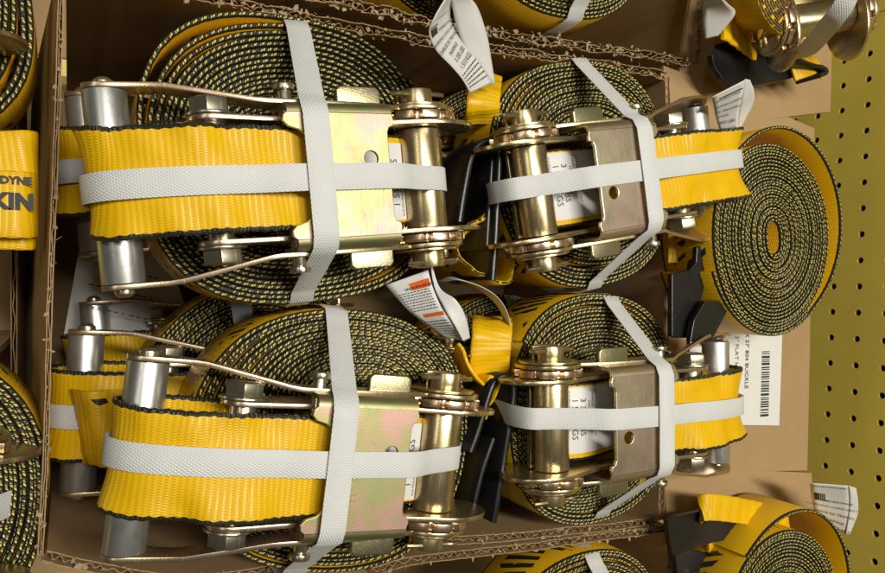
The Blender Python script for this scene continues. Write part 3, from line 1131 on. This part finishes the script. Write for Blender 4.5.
mw_top = XY([(66, -28), (180, -8), (290, 14), (420, 40), (560, 58), (668, 76)])
mw_bot = XY([(44, 556), (90, 566), (190, 580), (300, 566), (400, 546), (540, 534), (662, 521)])
mw_left = XY([(62, -34), (56, 150), (50, 300), (46, 450), (40, 556)])
mw_right = [mw_top[-1], (mw_top[-1][0] * .5 + mw_bot[-1][0] * .5, (mw_top[-1][1] + mw_bot[-1][1]) / 2 + 2), mw_bot[-1]]
box_main = carton('cardboard_box', 'open brown carton holding the four main straps, rim torn', [
    (mw_top, 2.4, (0, 0), 300), (mw_bot, 1.6, (0, 0), 110), ([(p[0], p[1] - 20) for p in mw_left], 1.0, (0, 20), 60), (mw_right, .8, (0, 0), 0)],
    [P(662, 66, ZB - 4), P(816, 128, 146), P(806, 470, 143), P(668, 474, ZB + 1)], (0, 200), 1)
fl = MB()
fl.prism([(p[0], p[1]) for p in ((mw_left[0][0] - 6, mw_left[0][1] - 21), (mw_left[-1][0] + 4, mw_left[-1][1] - 21), mw_bot[-1], mw_top[-1])], 'z', ZF + 0.5, ZF + 4)
world_part('carton_floor', fl.mesh('carton_floor', M['card'], 0), box_main)

up_b = XY([(262, -14), (330, 0), (440, 24), (560, 42), (690, 62)])
up_r = XY([(698, 62), (700, 20), (705, -60)])
box_up = carton('cardboard_box', 'brown carton along the top edge with ragged torn rim', [(up_b, 2.8, (0, 0), 320), (up_r, 2.2, (0, 0), 80)],
                [P(699, -60, ZB), P(835, -40, 150), P(829, 112, 146), P(672, 130, ZB - 6)], (-340, 200), 2)
lo_b = XY([(372, 572), (420, 560), (540, 545), (660, 530), (669, 534)])
lo_r = XY([(669, 532), (672, 580), (676, 640)])
box_lo = carton('cardboard_box', 'brown carton along the bottom edge beside a black hook', [(lo_b, 1.5, (0, 0), 90), (lo_r, 1.5, (0, 0), 40)],
                [P(664, 466, ZB - 3), P(812, 473, 145), P(822, 660, 146), P(676, 660, ZB)], (360, 200), 3)

for bx_, (fx0, fx1) in ((box_up, (-520, -178)), (box_lo, (120, 520))):
    q = MB()
    q.box(fx0, fx1, -30, 408, ZF - .6, ZF + 2.6)
    world_part('carton_floor', q.mesh('carton_floor', M['card'], 0), bx_)

# printed label on the flap of the main carton
lab = empty('carton_label', P(750, 380, ZB), (0, 0, 0), 'white shipping label with black barcode on the carton flap', 'label')
lc = [P(690, 300, 149.6), P(781, 303, 147.6), P(777, 425, 147.0), P(684, 424, 149.2)]
world_part('label_sheet', sheet([p + Vector((0, 0, 2.2)) for p in lc], 0.3, 'paper', 'label_sheet', 6, 0.0), lab)


def flat_print(parent, items, origin, ex, ey, mat='ink', name='label_print'):
    pm = MB()
    o, ex, ey = Vector(origin), Vector(ex), Vector(ey)
    for it in items:
        if it[0] == 'bar':
            _, x0, x1, y0, y1 = it
            pm.add([o + ex * x + ey * y for x, y in ((x0, y0), (x1, y0), (x1, y1), (x0, y1))], [(0, 1, 2, 3)])
        else:
            s, size, x, y = it[:4]
            vt, ft, w = text2d(s, size, it[4] if len(it) > 4 else 0)
            pm.add([o + ex * (x + p[0]) + ey * (y + p[1]) for p in vt], ft)
    return world_part(name, pm.mesh(name, M[mat], smooth=0), parent)


o0, o1, o2 = P(720, 330, 150.9), P(718, 420, 150.9), P(775, 330, 150.9)
ex = (o1 - o0).normalized()
ey = (o2 - o0); ey = (ey - ex * ey.dot(ex)).normalized()
rb = random.Random(4)
bars = []
x = 18.0
while x < 73:
    w = rb.choice((.8, .8, 1.3, 2.0))
    bars.append(('bar', x, x + w, 53.5, 63))
    x += w + rb.choice((.7, .9, 1.4))
flat_print(lab, bars + [('KINEDYNE', 8.0, -16, 3.5, .25), ('5 2" FLAT HOOK', 6.0, 0, 19), ("X 27' 804 BUCKLE", 6.0, 2, 32)], o0, ex, ey)

# ------------------------------------------------------------------ pegboard and shelf
peg_o = P(859.1, 287, 0)
a0 = Vector((859.1 - 442.5, 0, 0))
dep = 0.966 * FPX
PEG = Vector((0, ST * dep + CT * (a0.x * .966), H - CT * dep + ST * (a0.x * .966)))   # a hole centre
pyaw = math.radians(-4.4)
px_dir = Vector((math.cos(pyaw), math.sin(pyaw), 0))
peg_n = Vector((px_dir.y, -px_dir.x, 0))           # towards the camera
if peg_n.y > 0: peg_n = -peg_n


def pegboard(label, i0, i1, k0, k1, push=0.0):
    g = 25.4
    r = 3.1
    n = 12
    mb = MB()
    for i in range(i0, i1):
        for k in range(k0, k1):
            c = PEG + px_dir * (i * g) + Vector((0, 0, k * g)) + peg_n * push
            sq, ci, cb = [], [], []
            for q in range(n):
                t = 2 * PI * q / n + PI / 4
                dx, dz = math.cos(t), math.sin(t)
                m = max(abs(dx), abs(dz))
                sq.append(c + px_dir * (dx / m * g / 2) + Vector((0, 0, dz / m * g / 2)))
                ci.append(c + px_dir * dx * r + Vector((0, 0, dz * r)))
                cb.append(c + px_dir * dx * r + Vector((0, 0, dz * r)) - peg_n * 3)
            # corners of the cell are hit because n = 12 puts a vertex at 45 degrees every 90
            f = []
            for q in range(n):
                l = (q + 1) % n
                f += [(q, l, n + l, n + q), (n + q, n + l, 2 * n + l, 2 * n + q)]
            mb.add(sq + ci + cb, f)
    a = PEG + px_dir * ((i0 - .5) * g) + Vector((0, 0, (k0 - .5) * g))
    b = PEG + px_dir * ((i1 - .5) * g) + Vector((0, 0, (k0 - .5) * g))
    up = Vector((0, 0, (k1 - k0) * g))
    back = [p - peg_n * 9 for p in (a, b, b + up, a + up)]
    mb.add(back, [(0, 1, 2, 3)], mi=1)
    o = obj('pegboard', mb.mesh('pegboard', [M['paint'], M['dark']], smooth=0))
    tag(o, label, 'pegboard')
    return o


pegboard('yellow steel pegboard panel rising behind the cartons', -10, 22, -14, 14)
pegboard('yellow pegboard panel in the top right corner beyond the seam', -24, -10, -14, 14, 1.2)
sh = MB()
sh.box(-700, 700, -500, 690, ZF - 30, ZF - 1)
tag(obj('shelf', sh.mesh('shelf', M['paint'], 0)), kind='structure')

# ------------------------------------------------------------------ neighbours
# loose roll on the flap of the main carton
coilE, pathE = coil_mesh('coil_roll', 67, 2.35, 31, rin=8, ell=(1.06, 1.02), fold=5, folda=0.12, z1=50, gaps=())


def outer_loop(pts, z, W=50, u0=0):
    mb = MB()
    path = catmull([Vector((p[0], p[1], z)) for p in pts], 2.5)
    ribbon(mb, path, Vector((0, 0, 1)), W, 2.3, u0=u0)
    return mb.mesh('outer_loop', M['web'], smooth=60)


def roll(label, cx, cy, z, yaw, tilt):
    root = empty('strap_roll', (cx, cy, z), (math.radians(tilt[0]), math.radians(tilt[1]), math.radians(yaw)), label, 'strap roll', 'loose strap rolls in front of the pegboard')
    obj('webbing_coil', coilE, root)
    pts = []
    for k in range(0, 53):
        th = math.radians(222 - k * 5.6)
        g = 68.6 + 17.5 * max(0.0, math.cos(th - math.radians(132))) ** 1.4
        pts.append((g * 1.06 * math.cos(th), g * 1.03 * math.sin(th)))
    obj('outer_loop', once('outer_loop', lambda: outer_loop(pts, 25)), root)
    return root


E = P(775, 238, 200)
rollE = roll('flat strap roll with loose outer loop lying on the carton flap', E.x, E.y, ZB, 0, (0, 0))
Hh = P(786, 624, 200)
rollH = roll('strap roll at the lower right corner beside a white tag', Hh.x, Hh.y - 2, ZB, -6, (0, 0))


def plate_world(parent, pts, z, t, name='flat_hook', mat='black', bevel=0.6, holes=()):
    """flat plate outlined by points (x, y mm) lying at height z"""
    me = plate([(p[0], p[1]) for p in pts], holes, t, M[mat], bevel, name, Matrix.Translation((0, 0, z * S)))
    return world_part(name, me, parent)


# hook of the loose roll, standing between carton wall and roll
plate_world(rollE, [P(x, y, 188) for x, y in ((697, 247), (703, 245), (712, 247), (711, 256), (693, 338), (676, 338), (672, 336), (672, 274), (690, 270), (696, 262))], 184, 4)
plate_world(rollE, [P(x, y, 196) for x, y in ((705, 301), (730, 302), (727, 312), (711, 342), (690, 342), (694, 320))], 192, 4)
web_part(rollE, [P(668, 246, 160), P(682, 246, 166), P(694, 246, 172), P(701, 245, 172), P(704, 250, 164), P(702, 260, 158)], (1, 0.1, 0.1), 26)
web_part(rollE, [P(715, 262, 153), P(712, 285, 153), P(706, 305, 153)], (0, 1, 0), 30)

# hook and strap of the roll in the lower right corner
plate_world(rollH, [P(x, y, 176) for x, y in ((668, 520), (678, 516), (702, 511), (745, 523), (757, 527), (758, 532), (745, 536), (712, 543), (688, 550), (673, 556), (670, 545))], 172, 4,
            holes=[[tuple(P(704 + 2.5 * math.cos(k * .7), 522 + 1.2 * math.sin(k * .7), 176)[:2]) for k in range(9)]])
plate_world(rollH, [P(x, y, 168) for x, y in ((675, 556), (690, 549), (705, 553), (728, 566), (735, 590), (680, 590))], 164, 4)
web_part(rollH, [P(712, 516, 158), P(703, 512, 168), P(701, 509, 178), P(706, 507, 183), P(722, 508, 184), P(742, 511, 182), P(764, 515, 176), P(788, 521, 172)], [(1, .1, 0), (1, -.1, .1), (1, -.3, .25), (1, -.45, .5)], 19, off=wob)
web_part(rollH, [P(738, 546, 168), P(722, 552, 168), P(708, 556, 168)], (1, .2, 0), 26)
T5L = [(810, 483, 196), (811, 494, 190), (813, 506, 184), (815, 520, 176)]
T5R = [(850, 486, 214), (851, 500, 206), (850, 514, 198), (848, 534, 186)]
loft_tag(rollH, zz(T5L), zz(T5R), 'cloth_tag', [('fine', .04, .10, .08, .92, 1), ('block', .26, .46, .07, .20), ('block', .26, .46, .225, .25), ('block', .26, .46, .275, .30), ('block', .26, .46, .325, .35), ('block', .44, .46, .07, .42),
         ('KINEDYNE', 5.0, .46, .68), (LIMIT, 4.2, .60, .5), ('CHARGE DE TRAVAIL', 4.2, .75, .52), ('MAXIMALE', 4.2, .88, .55), ('3 335 LBS', 5.6, 1.0, .7)])
T5bL = [(849, 486, 214), (850, 500, 206), (849, 514, 198), (846, 534, 186)]
T5bR = [(856, 488, 212), (858, 503, 205), (857, 516, 196), (849, 536, 185)]
loft_tag(rollH, zz(T5bL), zz(T5bR), 'cloth_tag')

# straps in the carton along the top edge
setF = strap_set('ratchet strap in the top carton, yellow side banded with white', -242, 222, 122, 186, coilC, (8, -68), 77, 'cover_dark', 3, None, 'ratchet straps in the neighbouring cartons', rims=(80, 80))
setI = strap_set('ratchet strap in the bottom carton, mostly hidden behind the torn rim', 272, 262, 104, 182, coilD, (2, -62), 76, 'cover_dark', 4, None, 'ratchet straps in the neighbouring cartons', rims=(78, 78))
setF2 = strap_set('ratchet strap beneath the banded one in the top carton', -268, 190, 24, 186, coilL, (8, -68), 77, 'cover_dark', 3, None, 'ratchet straps in the neighbouring cartons', rims=(80, 80))

# ratchet standing in the top right corner against the pegboard
G = P(812, 20, 215)
setG = empty('ratchet_strap', (0, 0, 0), (0, 0, 0), 'gold ratchet tilted against the pegboard in the top right corner', 'ratchet strap', 'ratchet straps in the neighbouring cartons')
Mx = Matrix.Translation(G * S) @ Matrix.Rotation(math.radians(-78), 4, 'Z') @ Matrix.Rotation(math.radians(18), 4, 'Y') @ Matrix.Scale(1.0, 4) @ Matrix.Translation((0, 0, -70 * S))
setG.matrix_world = Mx
add_ratchet(setG, 'cover_dark')
web_part(setG, [P(722, 22, 190), P(735, 30, 186), P(748, 40, 178), P(758, 48, 172)], (1, -.6, .2), 26, off=wob)
coilG = MB()
gp = [P(735, -20, 200), P(740, 5, 200), P(748, 22, 200), P(760, 34, 196), P(772, 38, 192)]
for k in range(9):
    ribbon(coilG, catmull([p + Vector((-k * 1.4, k * 2.2, 0)) for p in gp], 3), Vector((0.3, -.3, 1)), 46, 2.6, u0=k * 60)
world_part('webbing_coil', coilG.mesh('coil_layers', M['web'], smooth=60), setG)
plate_world(setG, [P(x, y, 176) for x, y in ((716, 44), (712, 55), (714, 66), (722, 78), (734, 89), (760, 85), (781, 81), (803, 75), (800, 69), (786, 58), (770, 46), (758, 36), (742, 38))], 171, 5, holes=())
hk = hook_mesh(pix([(778, 50), (797, 60), (812, 66), (822, 68), (826, 72), (818, 76)], 190), 170, 192, 4)
world_part('flat_hook', hk, setG)
web_part(setG, [P(792, 72, 180), P(803, 68, 184), P(812, 66, 184), P(820, 70, 178)], (1, 0.3, 0.1), 16)
bp = catmull([P(852, -14, 290), P(842, 8, 282), P(828, 26, 268), P(812, 45, 240), P(803, 52, 226), P(790, 55, 210), P(776, 58, 200)], 3)
bm_ = MB()
ribbon(bm_, bp, Vector((0.35, 0.9, 0.25)), 13, 0.8)
world_part('packing_band', bm_.mesh('packing_band', M['band'], smooth=50), setG)
T6L = [(700, -6, 196), (703, 8, 196), (703, 24, 190), (705, 39, 182)]
T6R = [(712, -10, 214), (728, 4, 212), (735, 14, 204), (718, 36, 188)]
loft_tag(setG, zz(T6L), zz(T6R), 'cloth_tag')

# ------------------------------------------------------------------ carton in front (left edge of the picture)
box_fr = empty('cardboard_box', (0, -150, ZF), (0, 0, 0), 'brown carton in front, left of the main carton', 'cardboard box')
fwall, fpath, fdn = wall_mesh([(x, -29) for x in (-260, -100, 60, 240)], ZF + 1, 40, 77, 1.0, 3, crisp=0.1)
world_part('carton_wall', fwall, box_fr)
fw2, _, _ = wall_mesh([(34, -32), (36, -80), (38, -200)], ZF + 1, 118, 78, 1.0, 3, crisp=0.1)
world_part('carton_wall', fw2, box_fr)
flr = MB()
flr.box(-260, 240, -220, -33, ZF + .5, ZF + 4)
world_part('carton_floor', flr.mesh('carton_floor', M['card'], 0), box_fr)
setK = strap_set('strap coil in the front carton at the lower left edge, white banded', 104, -47, 92, -4, coilB, (-2, -46), 79, 'cover', 2, None, 'straps in the front carton', rims=(74, 76))
setJ = strap_set('strap coil in the front carton at the upper left corner', -142, -52, 84, 3, coilA, (-2, -46), 79, 'cover', 1, None, 'straps in the front carton', rims=(74, 76))
# printed webbing lying on top, nearest the carton wall
fs = empty('folded_strap', P(15, 200, 150), (0, 0, 0), 'folded yellow strap with black brand lettering in the front carton', 'strap')
ZK = 150
web_part(fs, [P(-70, 203, ZK - 4), P(-30, 203, ZK), P(0, 204, ZK), P(20, 205, ZK), P(31, 205, ZK - 4), P(36, 206, ZK - 16), P(35, 206, ZK - 40)], (1, 0, 0), 32, 2.2, 'webbing')
web_part(fs, [P(-70, 228, ZK - 12), P(0, 229, ZK - 10), P(24, 230, ZK - 10), P(33, 230, ZK - 16), P(34, 230, ZK - 40)], (1, 0, 0), 20, 2.2, 'webbing')
web_part(fs, [P(-70, 160, ZK - 8), P(0, 158, ZK - 6), P(26, 157, ZK - 6), P(35, 158, ZK - 12), P(36, 158, ZK - 30)], (1, 0, 0.05), 26, 2.2, 'webbing')
flat_print(fs, [('KIN', 10.4, -3.6, 0, .6)], P(0, 208, ZK + 1.9), (0, 1, 0), (-1, 0, 0))
flat_print(fs, [('EDYNE', 5.0, -2.6, 0, .25)], P(0, 183, ZK + 1.9), (0, 1, 0), (-1, 0, 0))

# stamping on two cover plates
for st, x0 in ((setB, -20), (setD, -24)):
    v, f, w = text2d('MADE IN CHINA', 3.8, .0)
    pm = MB()
    pm.add([(-x0 - p[0] + 2, -58 - p[1] if st is setB else -60 - p[1], 98.12) for p in v], f)
    o = obj('stamped_lettering', pm.mesh('stamped_lettering', M['cover' if st is setB else 'cover_dark'], smooth=0), st)
    so = o.modifiers.new('relief', 'SOLIDIFY')
    so.thickness = 0.3 * S
    so.offset = 0
# packing slip down in the carton
slip = empty('packing_slip', P(115, 290, 40), (0, 0, 0), 'pale printed paper slip deep in the carton behind the grips', 'paper')
c4 = [P(84, 222, 4), P(160, 236, 20), P(200, 345, 12), P(62, 345, -30)]
world_part('paper_sheet', sheet(c4, 0.3, 'paper', 'paper_sheet', 8, 3.0), slip)
flat_print(slip, [('bar', 4 + 5 * i, 7.6 + 5 * i - (i % 3), 8 + 15 * j, 8.9 + 15 * j) for i in range(9) for j in range(3)], P(92, 250, 6) + Vector((0, 0, 4)), (0.25, .95, .12), (0.95, -.25, -.05))
# second ply of the folded loop on the shaded strap
web_part(setB2, [P(150, 426, 112), P(122, 428, 121), P(100, 429, 123), P(86, 428, 118), P(79, 426, 108), P(80, 426, 94)], [(1, .1, .15), (1, .16, -.1), (1, .1, 0)], 42, 2.4, 'folded_ply', 'webp', off=wob)
